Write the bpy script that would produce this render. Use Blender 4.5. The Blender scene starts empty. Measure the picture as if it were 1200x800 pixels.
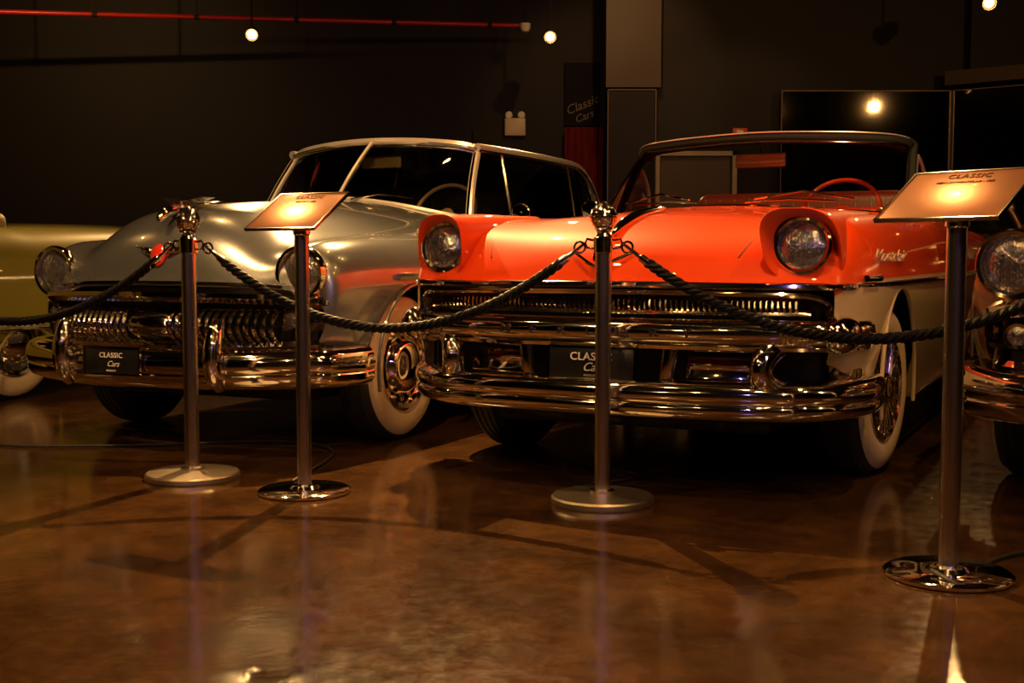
import bpy, bmesh, math, random
from mathutils import Vector, Matrix
random.seed(7)
scene=bpy.context.scene
COL=scene.collection
D=math.radians
# ---------------------------------------------------------------- materials
def nodes(name):
    m=bpy.data.materials.new(name); m.use_nodes=True
    nt=m.node_tree; b=nt.nodes['Principled BSDF']; return m,nt,b
def setp(b,**k):
    for a,v in k.items():
        a=a.replace('_',' ')
        if a in b.inputs: b.inputs[a].default_value=v
def pmat(name,col,rough=.4,metal=0,coat=0,noise=.0,nscale=8,bump=0,bscale=60,emit=None,estr=0,spec=.5):
    m,nt,b=nodes(name)
    setp(b,Base_Color=(*col,1),Roughness=rough,Metallic=metal,Coat_Weight=coat,Coat_Roughness=.02,Specular_IOR_Level=spec)
    if emit: setp(b,Emission_Color=(*emit,1),Emission_Strength=estr)
    tc=nt.nodes.new('ShaderNodeTexCoord')
    if noise:
        n=nt.nodes.new('ShaderNodeTexNoise'); n.inputs['Scale'].default_value=nscale; n.inputs['Detail'].default_value=6
        nt.links.new(tc.outputs['Object'],n.inputs['Vector'])
        r=nt.nodes.new('ShaderNodeValToRGB')
        r.color_ramp.elements[0].position=.3; r.color_ramp.elements[1].position=.7
        r.color_ramp.elements[0].color=(*[c*(1-noise) for c in col],1)
        r.color_ramp.elements[1].color=(*[min(1,c*(1+noise)) for c in col],1)
        nt.links.new(n.outputs['Fac'],r.inputs['Fac']); nt.links.new(r.outputs['Color'],b.inputs['Base Color'])
    if bump:
        n=nt.nodes.new('ShaderNodeTexNoise'); n.inputs['Scale'].default_value=bscale
        nt.links.new(tc.outputs['Object'],n.inputs['Vector'])
        bp=nt.nodes.new('ShaderNodeBump'); bp.inputs['Strength'].default_value=bump; bp.inputs['Distance'].default_value=.01
        nt.links.new(n.outputs['Fac'],bp.inputs['Height']); nt.links.new(bp.outputs['Normal'],b.inputs['Normal'])
    return m
def emat(name,col,s):
    m=bpy.data.materials.new(name); m.use_nodes=True; nt=m.node_tree; nt.nodes.clear()
    e=nt.nodes.new('ShaderNodeEmission'); e.inputs[0].default_value=(*col,1); e.inputs[1].default_value=s
    o=nt.nodes.new('ShaderNodeOutputMaterial'); nt.links.new(e.outputs[0],o.inputs[0]); return m
def glassmat(name,tint,ior=1.5):
    m=bpy.data.materials.new(name); m.use_nodes=True; nt=m.node_tree; nt.nodes.clear()
    t=nt.nodes.new('ShaderNodeBsdfTransparent'); t.inputs[0].default_value=(*tint,1)
    g=nt.nodes.new('ShaderNodeBsdfGlossy'); g.inputs['Roughness'].default_value=.02
    f=nt.nodes.new('ShaderNodeFresnel'); f.inputs[0].default_value=ior
    x=nt.nodes.new('ShaderNodeMixShader'); o=nt.nodes.new('ShaderNodeOutputMaterial')
    nt.links.new(f.outputs[0],x.inputs[0]); nt.links.new(t.outputs[0],x.inputs[1]); nt.links.new(g.outputs[0],x.inputs[2]); nt.links.new(x.outputs[0],o.inputs[0])
    return m
CHROME=pmat('chrome',(.9,.85,.79),.06,1,noise=.04,nscale=3)
GCHROME=pmat('grille_chrome',(.7,.65,.59),.1,1,noise=.04,nscale=3)
DCHROME=pmat('dark_chrome',(.3,.27,.24),.12,1,noise=.04,nscale=3)
STEEL=pmat('brushed_steel',(.6,.54,.5),.22,1,noise=.06,nscale=20)
SATIN=pmat('satin_steel',(.6,.52,.4),.36,1,noise=.08,nscale=20)
FRAME=pmat('satin_silver_trim',(.6,.56,.5),.3,.45,.5,noise=.04,nscale=10)
BLACK=pmat('black_rubber',(.014,.013,.012),.6,noise=.3,nscale=30,bump=.1)
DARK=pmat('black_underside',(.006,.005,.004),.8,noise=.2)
WHITEW=pmat('whitewall_rubber',(.5,.39,.25),.5,noise=.08,nscale=10)
ORANGE=pmat('orange_red_paint',(.66,.05,.003),.5,0,1,noise=.03,nscale=2,spec=.1)
CREAM=pmat('cream_paint',(.45,.34,.2),.45,0,1,noise=.03,nscale=2,spec=.2)
GREY=pmat('silver_grey_paint',(.2,.21,.225),.25,.75,1,noise=.05,nscale=3)
OLIVE=pmat('olive_yellow_paint',(.3,.26,.04),.45,0,1,noise=.04,nscale=3,spec=.2)
MAROON=pmat('dark_maroon_paint',(.06,.016,.008),.3,.1,1,noise=.05,nscale=3)
TAN=pmat('tan_vinyl',(.4,.29,.14),.5,noise=.1,nscale=9,bump=.1)
REDV=pmat('orange_red_plastic',(.7,.06,.02),.25,0,.5,noise=.05,nscale=9)
ORVINYL=pmat('dark_red_vinyl',(.2,.022,.008),.4,noise=.08,nscale=9,bump=.08)
GREYVINYL=pmat('grey_vinyl',(.09,.08,.07),.5,noise=.1,nscale=9,bump=.08)
GLASS=glassmat('window_glass',(.7,.7,.66),1.8)
DGLASS=glassmat('tinted_window_glass',(.45,.46,.42),1.9)
LENS=pmat('headlight_glass',(.4,.38,.42),.09,.9,1,noise=.35,nscale=40,bump=.4,bscale=70)
RED=pmat('red_lens',(.5,.02,.01),.15,0,1,noise=.1)
CLEARL=pmat('clear_ribbed_lens',(.25,.14,.1),.15,.6,1,noise=.1)
ROPE=pmat('black_rope',(.0025,.0022,.0024),.5,noise=.3,nscale=60,bump=.3,bscale=200,spec=.16)
PLATE=pmat('black_plate',(.01,.01,.01),.25,0,.6,noise=.1)
WHITE=pmat('white_lettering',(.75,.68,.55),.4,noise=.03)
SILV=pmat('silver_lettering',(.6,.48,.34),.35,.2,noise=.03)
BLKT=pmat('black_lettering',(.02,.01,.006),.4,noise=.05)
BRNT=pmat('red_brown_engraving',(.09,.02,.007),.6,noise=.05,spec=.1)
SIGNM=pmat('copper_sign_face',(.46,.2,.095),.3,.7,.25,noise=.1,nscale=5)
def floormat():
    m,nt,b=nodes('polished_brown_concrete')
    tc=nt.nodes.new('ShaderNodeTexCoord')
    n=nt.nodes.new('ShaderNodeTexNoise'); n.inputs['Scale'].default_value=2.8; n.inputs['Detail'].default_value=15; n.inputs['Roughness'].default_value=.8; n.inputs['Distortion'].default_value=.2
    nt.links.new(tc.outputs['Object'],n.inputs['Vector'])
    r=nt.nodes.new('ShaderNodeValToRGB'); e=r.color_ramp.elements
    e[0].position=.34; e[0].color=(.02,.0084,.0026,1); e[1].position=.68; e[1].color=(.095,.043,.0135,1)
    k=e.new(.5); k.color=(.048,.0215,.0066,1)
    nt.links.new(n.outputs['Fac'],r.inputs['Fac']); nt.links.new(r.outputs['Color'],b.inputs['Base Color'])
    n2=nt.nodes.new('ShaderNodeTexNoise'); n2.inputs['Scale'].default_value=16; n2.inputs['Detail'].default_value=12; n2.inputs['Roughness'].default_value=.8
    nt.links.new(tc.outputs['Object'],n2.inputs['Vector'])
    mr=nt.nodes.new('ShaderNodeMapRange'); mr.inputs['From Min'].default_value=.3; mr.inputs['From Max'].default_value=.7; mr.inputs['To Min'].default_value=.08; mr.inputs['To Max'].default_value=.2
    nt.links.new(n2.outputs['Fac'],mr.inputs['Value']); nt.links.new(mr.outputs['Result'],b.inputs['Roughness'])
    n3=nt.nodes.new('ShaderNodeTexNoise'); n3.inputs['Scale'].default_value=22; n3.inputs['Detail'].default_value=6
    nt.links.new(tc.outputs['Object'],n3.inputs['Vector'])
    bp=nt.nodes.new('ShaderNodeBump'); bp.inputs['Strength'].default_value=.06; bp.inputs['Distance'].default_value=.01
    nt.links.new(n3.outputs['Fac'],bp.inputs['Height']); nt.links.new(bp.outputs['Normal'],b.inputs['Normal'])
    setp(b,Specular_IOR_Level=.58)
    return m
FLOOR=floormat()
WALL=pmat('black_wall_paint',(.009,.005,.0025),.6,noise=.25,nscale=1.5,bump=.05,spec=.3)
WALLB=pmat('brown_wall_paint',(.05,.026,.011),.55,noise=.15,nscale=1.5)
CEIL=pmat('black_ceiling_paint',(.004,.003,.0025),.9,noise=.2)
MIRROR=pmat('dark_mirror_glass',(.55,.46,.36),.03,1,noise=.03)
# ---------------------------------------------------------------- geometry
def mk(name,verts,faces,mat,parent=None,smooth=True,angle=None):
    me=bpy.data.meshes.new(name); me.from_pydata([tuple(v) for v in verts],[],faces); me.update()
    mats=mat if isinstance(mat,list) else [mat]
    for m in mats: me.materials.append(m)
    bm=bmesh.new(); bm.from_mesh(me); bmesh.ops.recalc_face_normals(bm,faces=bm.faces); bm.to_mesh(me); bm.free()
    if smooth:
        me.shade_smooth()
        if angle: me.set_sharp_from_angle(angle=D(angle))
    ob=bpy.data.objects.new(name,me); COL.objects.link(ob)
    if parent: ob.parent=parent
    return ob
def empty(name,loc,rz=0,label=None,cat=None,group=None):
    o=bpy.data.objects.new(name,None); o.empty_display_size=.2; COL.objects.link(o)
    o.location=loc; o.rotation_euler=(0,0,rz)
    if label: o['label']=label
    if cat: o['category']=cat
    if group: o['group']=group
    return o
class G:
    def __init__(s): s.v=[]; s.f=[]
    def add(s,v,f):
        k=len(s.v); s.v+= [Vector(p) for p in v]; s.f+=[tuple(i+k for i in q) for q in f]; return s
    def ob(s,name,mat,parent=None,smooth=True,angle=40): return mk(name,s.v,s.f,mat,parent,smooth,angle)
def box(c,d,rot=None):
    x,y,z=c; a,b,h=[q/2 for q in d]
    v=[Vector((i*a,j*b,k*h)) for k in(-1,1) for j in(-1,1) for i in(-1,1)]
    if rot: v=[rot@p for p in v]
    v=[p+Vector(c) for p in v]
    return v,[(0,2,3,1),(4,5,7,6),(0,1,5,4),(2,6,7,3),(0,4,6,2),(1,3,7,5)]
def rbox(name,c,d,mat,parent,bev=.02,seg=3,rot=None):
    v,f=box((0,0,0),d)
    me=bpy.data.meshes.new(name); me.from_pydata([tuple(p) for p in v],[],f)
    bm=bmesh.new(); bm.from_mesh(me); bmesh.ops.recalc_face_normals(bm,faces=bm.faces)
    bmesh.ops.bevel(bm,geom=bm.edges[:],offset=min(bev,min(d)*.49),segments=seg,affect='EDGES',profile=.5)
    bm.to_mesh(me); bm.free(); me.materials.append(mat); me.shade_smooth(); me.set_sharp_from_angle(angle=D(45))
    ob=bpy.data.objects.new(name,me); COL.objects.link(ob); ob.location=c
    if rot: ob.rotation_euler=rot
    if parent: ob.parent=parent
    return ob
def smooth(pts,k=6):
    P=[Vector(p) for p in pts]; P=[2*P[0]-P[1]]+P+[2*P[-1]-P[-2]]; out=[]
    for i in range(1,len(P)-2):
        a,b,c,d=P[i-1:i+3]
        for j in range(k):
            t=j/k
            out.append(.5*((2*b)+(c-a)*t+(2*a-5*b+4*c-d)*t*t+(3*b-a-3*c+d)*t**3))
    out.append(P[-2]); return out
def sym(right):
    L=[(-p[0],)+tuple(p[1:]) for p in right]
    R=[tuple(p) for p in reversed(right)]
    if abs(right[-1][0])<1e-6: R=R[1:]
    return L+R
def sweep(path,prof,scale=None,cap=True):
    P=[Vector(p) for p in path]; n=len(prof); V=[];F=[]
    for i,p in enumerate(P):
        T=(P[min(i+1,len(P)-1)]-P[max(i-1,0)]).normalized()
        O=T.cross(Vector((0,0,1))).normalized(); U=O.cross(T).normalized()
        if U.z<0: U=-U
        s=scale(i/(len(P)-1)) if scale else 1
        for a,b in prof: V.append(p+O*a*s+U*b*s)
    for i in range(len(P)-1):
        for j in range(n):
            F.append((i*n+j,i*n+(j+1)%n,(i+1)*n+(j+1)%n,(i+1)*n+j))
    if cap: F.append(tuple(range(n))); F.append(tuple(range((len(P)-1)*n,len(P)*n)))
    return V,F
def dprof(h,d,n=12,back=-.02):
    return [(back,-h)]+[(d*abs(math.cos(math.pi*(i/n-.5)))**.55,h*math.sin(math.pi*(i/n-.5))) for i in range(1,n)]+[(back,h)]
def circ(r,n=8): return [(r*math.cos(2*math.pi*i/n),r*math.sin(2*math.pi*i/n)) for i in range(n)]
def tube(path,r,n=8,scale=None):
    P=[Vector(p) for p in path]; V=[];F=[]
    T0=(P[1]-P[0]).normalized(); N=T0.orthogonal().normalized()
    for i,p in enumerate(P):
        T=(P[min(i+1,len(P)-1)]-P[max(i-1,0)]).normalized()
        N=(N-T*N.dot(T)).normalized(); B=T.cross(N)
        s=scale(i/(len(P)-1)) if scale else 1
        for a,b in circ(r*s,n): V.append(p+N*a+B*b)
    for i in range(len(P)-1):
        for j in range(n): F.append((i*n+j,i*n+(j+1)%n,(i+1)*n+(j+1)%n,(i+1)*n+j))
    F.append(tuple(range(n))); F.append(tuple(range((len(P)-1)*n,len(P)*n)))
    return V,F
def rev(prof,n=40,axis='Z',M=None):
    V=[];F=[];m=len(prof)
    for i in range(n):
        a=2*math.pi*i/n; c,s=math.cos(a),math.sin(a)
        for r,h in prof:
            r=max(r,.0004)
            if axis=='Z': p=Vector((r*c,r*s,h))
            elif axis=='X': p=Vector((h,r*c,r*s))
            else: p=Vector((r*c,h,r*s))
            V.append(M@p if M else p)
    for i in range(n):
        k=(i+1)%n
        for j in range(m-1): F.append((i*m+j,i*m+j+1,k*m+j+1,k*m+j))
    return V,F
def grid(rows,closed=False):
    V=[];F=[];m=len(rows[0])
    for r in rows: V+= [Vector(p) for p in r]
    for i in range(len(rows)-1):
        for j in range(m-1): F.append((i*m+j,i*m+j+1,(i+1)*m+j+1,(i+1)*m+j))
        if closed: F.append((i*m+m-1,i*m,(i+1)*m,(i+1)*m+m-1))
    return V,F
def text(name,body,size,mat,parent,loc,rot,ext=.002,shear=0,sx=1,space=1,bold=0):
    c=bpy.data.curves.new(name,'FONT'); c.body=body; c.size=size; c.extrude=ext; c.align_x='CENTER'; c.align_y='CENTER'; c.shear=shear; c.space_character=space; c.offset=bold
    c.resolution_u=3
    o=bpy.data.objects.new(name,c); COL.objects.link(o); bpy.context.view_layer.update()
    me=bpy.data.meshes.new_from_object(o.evaluated_get(bpy.context.evaluated_depsgraph_get()))
    bpy.data.objects.remove(o); me.materials.clear(); me.materials.append(mat)
    o=bpy.data.objects.new(name,me); COL.objects.link(o); o.location=loc; o.rotation_euler=rot; o.scale=(sx,1,1)
    if parent: o.parent=parent
    return o
# ---------------------------------------------------------------- body loft
def resample(stations,step=.11):
    n=len(stations[0][1]); S=[]
    for v,pts in stations: S.append([ (p[0], v+(p[2] if len(p)>2 else 0), p[1]) for p in pts])
    t=[0]
    for a,b in zip(S,S[1:]): t.append(t[-1]+max(.01,sum((Vector(p)-Vector(q)).length for p,q in zip(a,b))/n))
    m=len(S); SL=[]
    for j in range(n):
        col=[]
        for c in range(3):
            d=[(S[i+1][j][c]-S[i][j][c])/(t[i+1]-t[i]) for i in range(m-1)]
            s=[d[0]]
            for i in range(1,m-1):
                s.append(0 if d[i-1]*d[i]<=0 else 2*d[i-1]*d[i]/(d[i-1]+d[i]))
            s.append(d[-1]); col.append(s)
        SL.append(col)
    out=[]
    for i in range(m-1):
        h=t[i+1]-t[i]; k=max(1,math.ceil(h/step))
        for q in range(k+(1 if i==m-2 else 0)):
            x=q/k; a=2*x**3-3*x*x+1; b=x**3-2*x*x+x; c2=-2*x**3+3*x*x; e=x**3-x*x
            out.append([tuple(a*S[i][j][c]+b*h*SL[j][c][i]+c2*S[i+1][j][c]+e*h*SL[j][c][i+1] for c in range(3)) for j in range(n)])
    return out
def body(parent,stations,bow,mats,matcol,arches,name='body',bowend=.4,v0=-.7):
    R=resample(stations); rows=[]
    for r in R:
        q=[]
        for (u,v,z) in r:
            f=max(0,min(1,(bowend-v)/(bowend-v0)))
            q.append((u,v-bow*f*(1-min(1,(u/.9)**2)),z))
        rows.append(q+[(-p[0],p[1],p[2]) for p in reversed(q[:-1])])
    V,F=grid(rows); m=len(rows[0]); n=len(R[0])
    F.append(tuple(range((len(rows)-1)*m,len(rows)*m)))
    me=bpy.data.meshes.new(name); me.from_pydata([tuple(v) for v in V],[],F)
    for mt in mats: me.materials.append(mt)
    for p in me.polygons:
        if p.index<len(F)-1:
            j=p.index%(m-1); jj=min(j,m-2-j); p.material_index=matcol(jj)
    ob=bpy.data.objects.new('tmp',me); COL.objects.link(ob)
    ss=ob.modifiers.new('s','SUBSURF'); ss.levels=2; ss.render_levels=2
    bpy.context.view_layer.update()
    me2=bpy.data.meshes.new_from_object(ob.evaluated_get(bpy.context.evaluated_depsgraph_get()))
    bpy.data.objects.remove(ob)
    bm=bmesh.new(); bm.from_mesh(me2); bmesh.ops.recalc_face_normals(bm,faces=bm.faces)
    for (vc,zc,Rr) in arches:
        bm.verts.ensure_lookup_table()
        kill=[f for f in bm.faces if abs(f.calc_center_median().x)>.6 and math.hypot(f.calc_center_median().y-vc,f.calc_center_median().z-zc)<Rr]
        ks=set(kill); bv=[v for f in kill for v in f.verts if any(g not in ks for g in v.link_faces)]
        bv=list(set(bv)); bmesh.ops.delete(bm,geom=kill,context='FACES')
        for v in bv:
            if not v.is_valid: continue
            dy,dz=v.co.y-vc,v.co.z-zc; L=math.hypot(dy,dz) or 1
            v.co.y=vc+dy/L*Rr; v.co.z=zc+dz/L*Rr
    bm.to_mesh(me2); bm.free(); me2.name=name; me2.shade_smooth()
    ob=bpy.data.objects.new(name,me2); COL.objects.link(ob); ob.parent=parent
    return ob,rows
def seam(root,rows,col,va,vb,mat,dz=.001,r=.0035):
    for idx in (col,len(rows[0])-1-col):
        P=[Vector(q[idx])+Vector((0,0,dz)) for q in rows if va<=q[idx][1]<=vb]
        if len(P)>2: G().add(*tube(smooth(P,2),r,5)).ob('hood_seam',mat,root)
def wheel(parent,u,v,R=.345,style=0,steer=0):
    sgn=1 if u>0 else -1
    k=R/.345
    T=G().add(*rev([(.19,-.06),(.22,-.088),(.27,-.1),(.315,-.09),(.338,-.065),(.345,-.03),(.345,.03),(.338,.065),(.318,.088),(.27,.098),(.22,.09),(.19,.07),(.19,-.06)],56,'X'))
    for x in (-.045,-.015,.015,.045): T.add(*rev([(.344,x-.009),(.349,x-.007),(.349,x+.007),(.344,x+.009)],56,'X'))
    w=T.ob('wheel',BLACK,parent)
    w.location=(u,v,.35*k); w.scale=(1,k,k)
    w.rotation_euler=(0,0,(math.pi if sgn<0 else 0)+D(steer))
    G().add(*rev([(.325,.083),(.31,.097),(.28,.103),(.245,.102),(.215,.094),(.205,.085)],64,'X')).ob('whitewall',WHITEW,w)
    H=G()
    if style==1:
        H.add(*rev([(.208,.085),(.212,.1),(.2,.108),(.188,.098),(.186,.07),(.07,.05),(.066,.1),(.05,.118),(.03,.125),(0,.128)],48,'X'))
        for i in range(28):
            a=2*math.pi*i/28; M=Matrix.Rotation(a,4,'X')
            for tw in(-.12,.12):
                p0=M@Vector((.098,0,.062)); p1=Matrix.Rotation(a+tw,4,'X')@Vector((.1,0,.19))
                H.add(*tube([p0,p1],.0032,5))
    else:
        H.add(*rev([(.208,.085),(.212,.098),(.2,.106),(.185,.1),(.175,.078),(.14,.074),(.128,.092),(.122,.112),(.105,.124),(.07,.136),(.04,.142),(0,.144)],48,'X'))
        for i in range(14):
            a=2*math.pi*i/14; M=Matrix.Rotation(a,4,'X')
            H.add(*rev([(.010,.0),(.009,.006),(0,.008)],10,'X',M@Matrix.Translation((.074,0,.157))))
    hc=H.ob('hubcap',CHROME,w); hc['label']='chrome wheel cover with raised centre'
    return w
def headlight(parent,u,v,z,r=.1,ring=True):
    e=G()
    e.add(*rev([(r*1.0,.03),(r*1.16,.01),(r*1.2,-.012),(r*1.12,-.03),(r*1.0,-.028),(r*.92,-.01),(r*.9,.03)] if ring else [(r*1.0,.03),(r*1.14,.0),(r*1.14,-.012),(r*1.04,-.02),(r*.94,-.014),(r*.9,.01)],48,'Y'))
    o=e.ob('headlight',CHROME,parent); o.location=(u,v,z)
    l=G().add(*rev([(r*.94,.004),(r*.8,-.008),(r*.5,-.017),(r*.2,-.021),(0,-.022)],48,'Y')).ob('headlight_lens',LENS,o)
    g=G()
    for i in range(-4,5):
        x=i*r*.2; h=math.sqrt(max(0,(r*.88)**2-x*x))
        g.add(*tube([(x,-.0225+.024*((x*x+zz*zz)/r**2),zz) for zz in [h*k/6 for k in range(-6,7)]],.0014,5))
    g.ob('lens_rib',LENS,o)
    return o
def seat(parent,v,z,w,mat,mat2,name='bench_seat',h=.52):
    o=rbox(name,(0,v,z),(w,.5,.2),mat,parent,.07,4)
    b=rbox('seat_back',(0,.28,.04+h/2),(w,.16,h),mat,o,.07,4,(D(-12),0,0))
    p=G()
    for i in range(int(w/.09)):
        x=-w/2+.07+i*.09
        if x<w/2-.05: p.add(*tube(smooth([(x,.17,.08),(x,.19,.25),(x,.2+.05*h/.5,h)],4),.006,5))
    p.ob('seat_piping',mat2,o)
    return o
def steering(parent,u,v,z,mat,tilt=62):
    g=G(); n=40; r=.2
    ring=[(r*math.cos(2*math.pi*i/n),r*math.sin(2*math.pi*i/n),0) for i in range(n+1)]
    g.add(*tube(ring,.012,8))
    g.add(*tube([(-r,0,0),(-.05,0,-.03),(.05,0,-.03),(r,0,0)],.009,6)); g.add(*rev([(.05,-.04),(.05,-.015),(.03,-.005),(0,0)],20))
    g.add(*tube([(0,0,-.03),(0,0,-.5)],.02,8))
    o=g.ob('steering_wheel',mat,parent); o.location=(u,v,z); o.rotation_euler=(D(tilt),0,0); 
    return o
def license(parent,loc,w=.31,k=1.0,mat=None,tilt=0):
    p=rbox('license_plate',loc,(w,.012,.125),mat or PLATE,parent,.006,2,(D(tilt),0,0))
    fr=G()
    for c,d in (((0,-.004,.06),(w+.01,.012,.007)),((0,-.004,-.06),(w+.01,.012,.007)),((-w/2-.002,-.004,0),(.007,.012,.125)),((w/2+.002,-.004,0),(.007,.012,.125))): fr.add(*box(c,d))
    fr.ob('plate_frame',DCHROME,p,smooth=False)
    text('plate_lettering','CLASSIC',.038*k,WHITE,p,(0,-.009,.024),(D(90),0,0),.001,0,1.05,1.05,.0004)
    text('plate_script','Cars',.042*k,WHITE,p,(.01,-.009,-.014),(D(90),0,0),.001,.45)
    text('plate_small_line','MUSEUM',.011,WHITE,p,(.0,-.009,-.044),(D(90),0,0),.001,0,1,1.3)
    return p
def mirror_in(parent,loc,mat=None):
    o=rbox('rearview_mirror',loc,(.27,.02,.075),mat or CHROME,parent,.01,3)
    G().add(*tube([(0,0,.02),(0,.03,.1)],.006,6)).ob('mirror_stem',CHROME,o); return o
# ---------------------------------------------------------------- rounded 1950 style car
def round_car(loc,ang,paint,label,top=True,hz=.805,int_mat=GREYVINYL,tonneau=False,tail=0,rear_arch=(3.0,.36,.385)):
    root=empty('car',(loc[0],loc[1],0),-D(ang),label,'car','classic cars on display')
    tz=.1 if tail else 0
    st=[
     (-.56,[(.76,.50),(.79,.55),(.80,.61),(.79,.66),(.75,.70),(.66,.725),(.52,.735),(.4,.74),(.2,.745),(0,.75)]),
     (-.545,[(.78,.50),(.82,.56),(.83,.65),(.82,.74),(.78,.83),(.68,.86),(.55,.80),(.43,.81),(.23,.83),(0,.84)]),
     (-.47,[(.81,.46),(.86,.55),(.88,.68),(.87,.80),(.81,.91),(.70,.945),(.56,.88),(.46,.93),(.28,1.0),(0,1.03)]),
     (-.33,[(.84,.36),(.89,.52),(.91,.68),(.90,.82),(.84,.935),(.71,.97),(.58,.92),(.49,1.0),(.31,1.09),(0,1.12)]),
     (-.05,[(.86,.30),(.91,.5),(.93,.68),(.92,.83),(.86,.945),(.72,.985),(.60,.95),(.51,1.03),(.32,1.125),(0,1.15)]),
     (.4,[(.87,.26),(.92,.47),(.945,.68),(.93,.84),(.87,.96),(.74,1.01),(.62,1.0),(.53,1.075),(.32,1.16),(0,1.18)]),
     (.82,[(.87,.24),(.93,.45),(.95,.68),(.93,.85),(.88,.975),(.77,1.04),(.66,1.07),(.53,1.115),(.3,1.175),(0,1.2)]),
     (.98,[(.87,.24),(.93,.45),(.95,.68),(.93,.85),(.88,.98),(.79,1.05),(.69,1.09),(.55,1.11),(.28,1.13),(0,1.14)]),
     (1.12,[(.87,.24),(.93,.45),(.95,.68),(.93,.86),(.88,.99),(.8,1.055),(.71,1.07),(.65,.9),(.4,.72),(0,.7)]),
     (2.95,[(.87,.24),(.93,.45),(.95,.68),(.93,.86),(.88,.99),(.8,1.055),(.71,1.07),(.65,.9),(.4,.72),(0,.7)]),
     (3.1,[(.87,.25),(.93,.45),(.95,.68),(.93,.86),(.88,.98),(.8,1.04),(.7,1.07),(.5,1.08),(.25,1.09),(0,1.09)]),
     (3.8+tail,[(.84,.28),(.9,.45),(.9,.65),(.88,.8+tz*.5),(.82,.9+tz),(.74,.95+tz),(.6,.98+tz),(.45,1.0+tz),(.2,1.01+tz),(0,1.01+tz)]),
     (4.15+tail,[(.72,.35),(.78,.45),(.79,.6),(.77,.7),(.7,.77),(.6,.8),(.45,.83),(.3,.85),(.15,.86),(0,.86)]),
     (4.25+tail,[(.6,.42),(.65,.47),(.66,.55),(.64,.6),(.58,.63),(.5,.65),(.38,.66),(.25,.67),(.12,.67),(0,.67)])]
    b,rows=body(root,st,.2,[paint],lambda j:0,[(0,.36,.385),rear_arch],bowend=.6,v0=-.56)
    seam(root,rows,6,-.52,.8,DARK)
    for sx in(-1,1):
        for vc,zc,R in ((0,.36,.388),(rear_arch[0],rear_arch[1],rear_arch[2]+.003)):
            pts=[(sx*.935,vc+R*math.cos(D(a)),zc+R*math.sin(D(a))) for a in range(-15,196,8)]
            G().add(*tube(pts,.008,6)).ob('wheel_arch_trim',paint,root)
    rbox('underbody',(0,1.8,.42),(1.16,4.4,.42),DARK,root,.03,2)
    rbox('grille_recess',(0,-.50,.56),(1.44,.1,.36),DARK,root,.02,2)
    for i,(u,v) in enumerate(((.76,0),(-.74,0),(.74,3.0),(-.74,3.0))): wheel(root,u,v,.35,0)
    for sx in(-1,1):
        G().add(*sweep(smooth([(sx*.925,-.18,.785),(sx*.945,.2,.78),(sx*.958,.8,.775),(sx*.96,1.6,.77),(sx*.96,2.5,.765)],4),[(-.012,-.012),(.006,-.014),(.012,0),(.006,.014),(-.012,.012)])).ob('side_trim',CHROME,root)
        G().add(*tube(smooth([(sx*.9,.42,.27),(sx*.905,1,.26),(sx*.905,2,.26),(sx*.9,2.58,.27)],4),.013,6)).ob('rocker_trim',CHROME,root)
        if tail:
            G().add(*tube([(sx*.95,2.6,.45),(sx*.95,3.1,.45),(sx*.94,3.7,.45)],.014,6)).ob('skirt_trim',CHROME,root)
            G().add(*tube([(sx*.74,1.1,1.085),(sx*.74,2.0,1.085),(sx*.74,2.9,1.085)],.010,6)).ob('belt_trim',CHROME,root)
        headlight(root,sx*.70,-.635,hz,.105)
        o=G().add(*rev([(.05,.06),(.055,0),(.045,-.02),(.03,-.018)],24,'Y')).ob('parking_lamp',CHROME,root); o.location=(sx*.67,-.655,.60)
        G().add(*rev([(.04,-.015),(.02,-.026),(0,-.028)],20,'Y')).ob('lamp_lens',LENS,o)
    def front(u): return -.585-.2*(1-min(1,(u/.9)**2))
    n=14
    for sx in(-1,1):
        g=G()
        for i in range(n):
            u=sx*(.13+.48*i/(n-1)); v=front(u)
            pts=smooth([(u,v+.06,.65),(u,v-.01,.63),(u,v-.05,.57),(u,v-.01,.515),(u,v+.06,.495)],4)
            g.add(*tube(pts,.011,7,scale=lambda t:.6+.5*math.sin(math.pi*t)))
        P=[Vector((sx*u,front(u)+.05,.645)) for u in (.11,.3,.45,.62)]
        g.add(*tube(P,.008,6))
        g.ob('grille',GCHROME,root)
    c=G().add(*rev([(.0,-.08),(.05,-.075),(.085,-.04),(.1,0),(.1,.03)],28,'Y')); c.v=[Vector((p.x*1.8,p.y,p.z*.75)) for p in c.v]
    o=c.ob('grille_centre',CHROME,root); o.location=(0,front(0)+.03,.57)
    m=G()
    P=smooth(sym([(.80,-.46,.60),(.79,-.54,.66),(.70,-.64,.695),(.45,-.735,.705),(0,-.80,.71)]),6)
    m.add(*sweep(P,[(-.03,-.03),(.018,-.032),(.04,-.008),(.04,.012),(.016,.032),(-.03,.03)]))
    P=smooth(sym([(.76,-.52,.50),(.7,-.62,.49),(.45,-.725,.485),(0,-.78,.485)]),6)
    m.add(*sweep(P,[(-.03,-.015),(.012,-.018),(.025,0),(.01,.02),(-.03,.018)]))
    P=smooth(sym([(.78,-.50,.57),(.72,-.585,.57),(.6,-.665,.57),(.3,-.75,.57),(0,-.775,.57)]),5)
    m.add(*sweep(P,[(-.03,-.016),(.01,-.016),(.026,0),(.01,.016),(-.03,.016)],scale=lambda t:1.5-1.0*math.sin(math.pi*t)))
    m.ob('grille_surround',CHROME,root)
    G().add(*sweep(smooth(sym([(.62,-.665,.742),(.4,-.735,.755),(0,-.785,.76)]),6),[(-.02,-.006),(.012,-.006),(.018,.002),(.008,.01),(-.02,.008)])).ob('hood_trim',CHROME,root)
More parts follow.
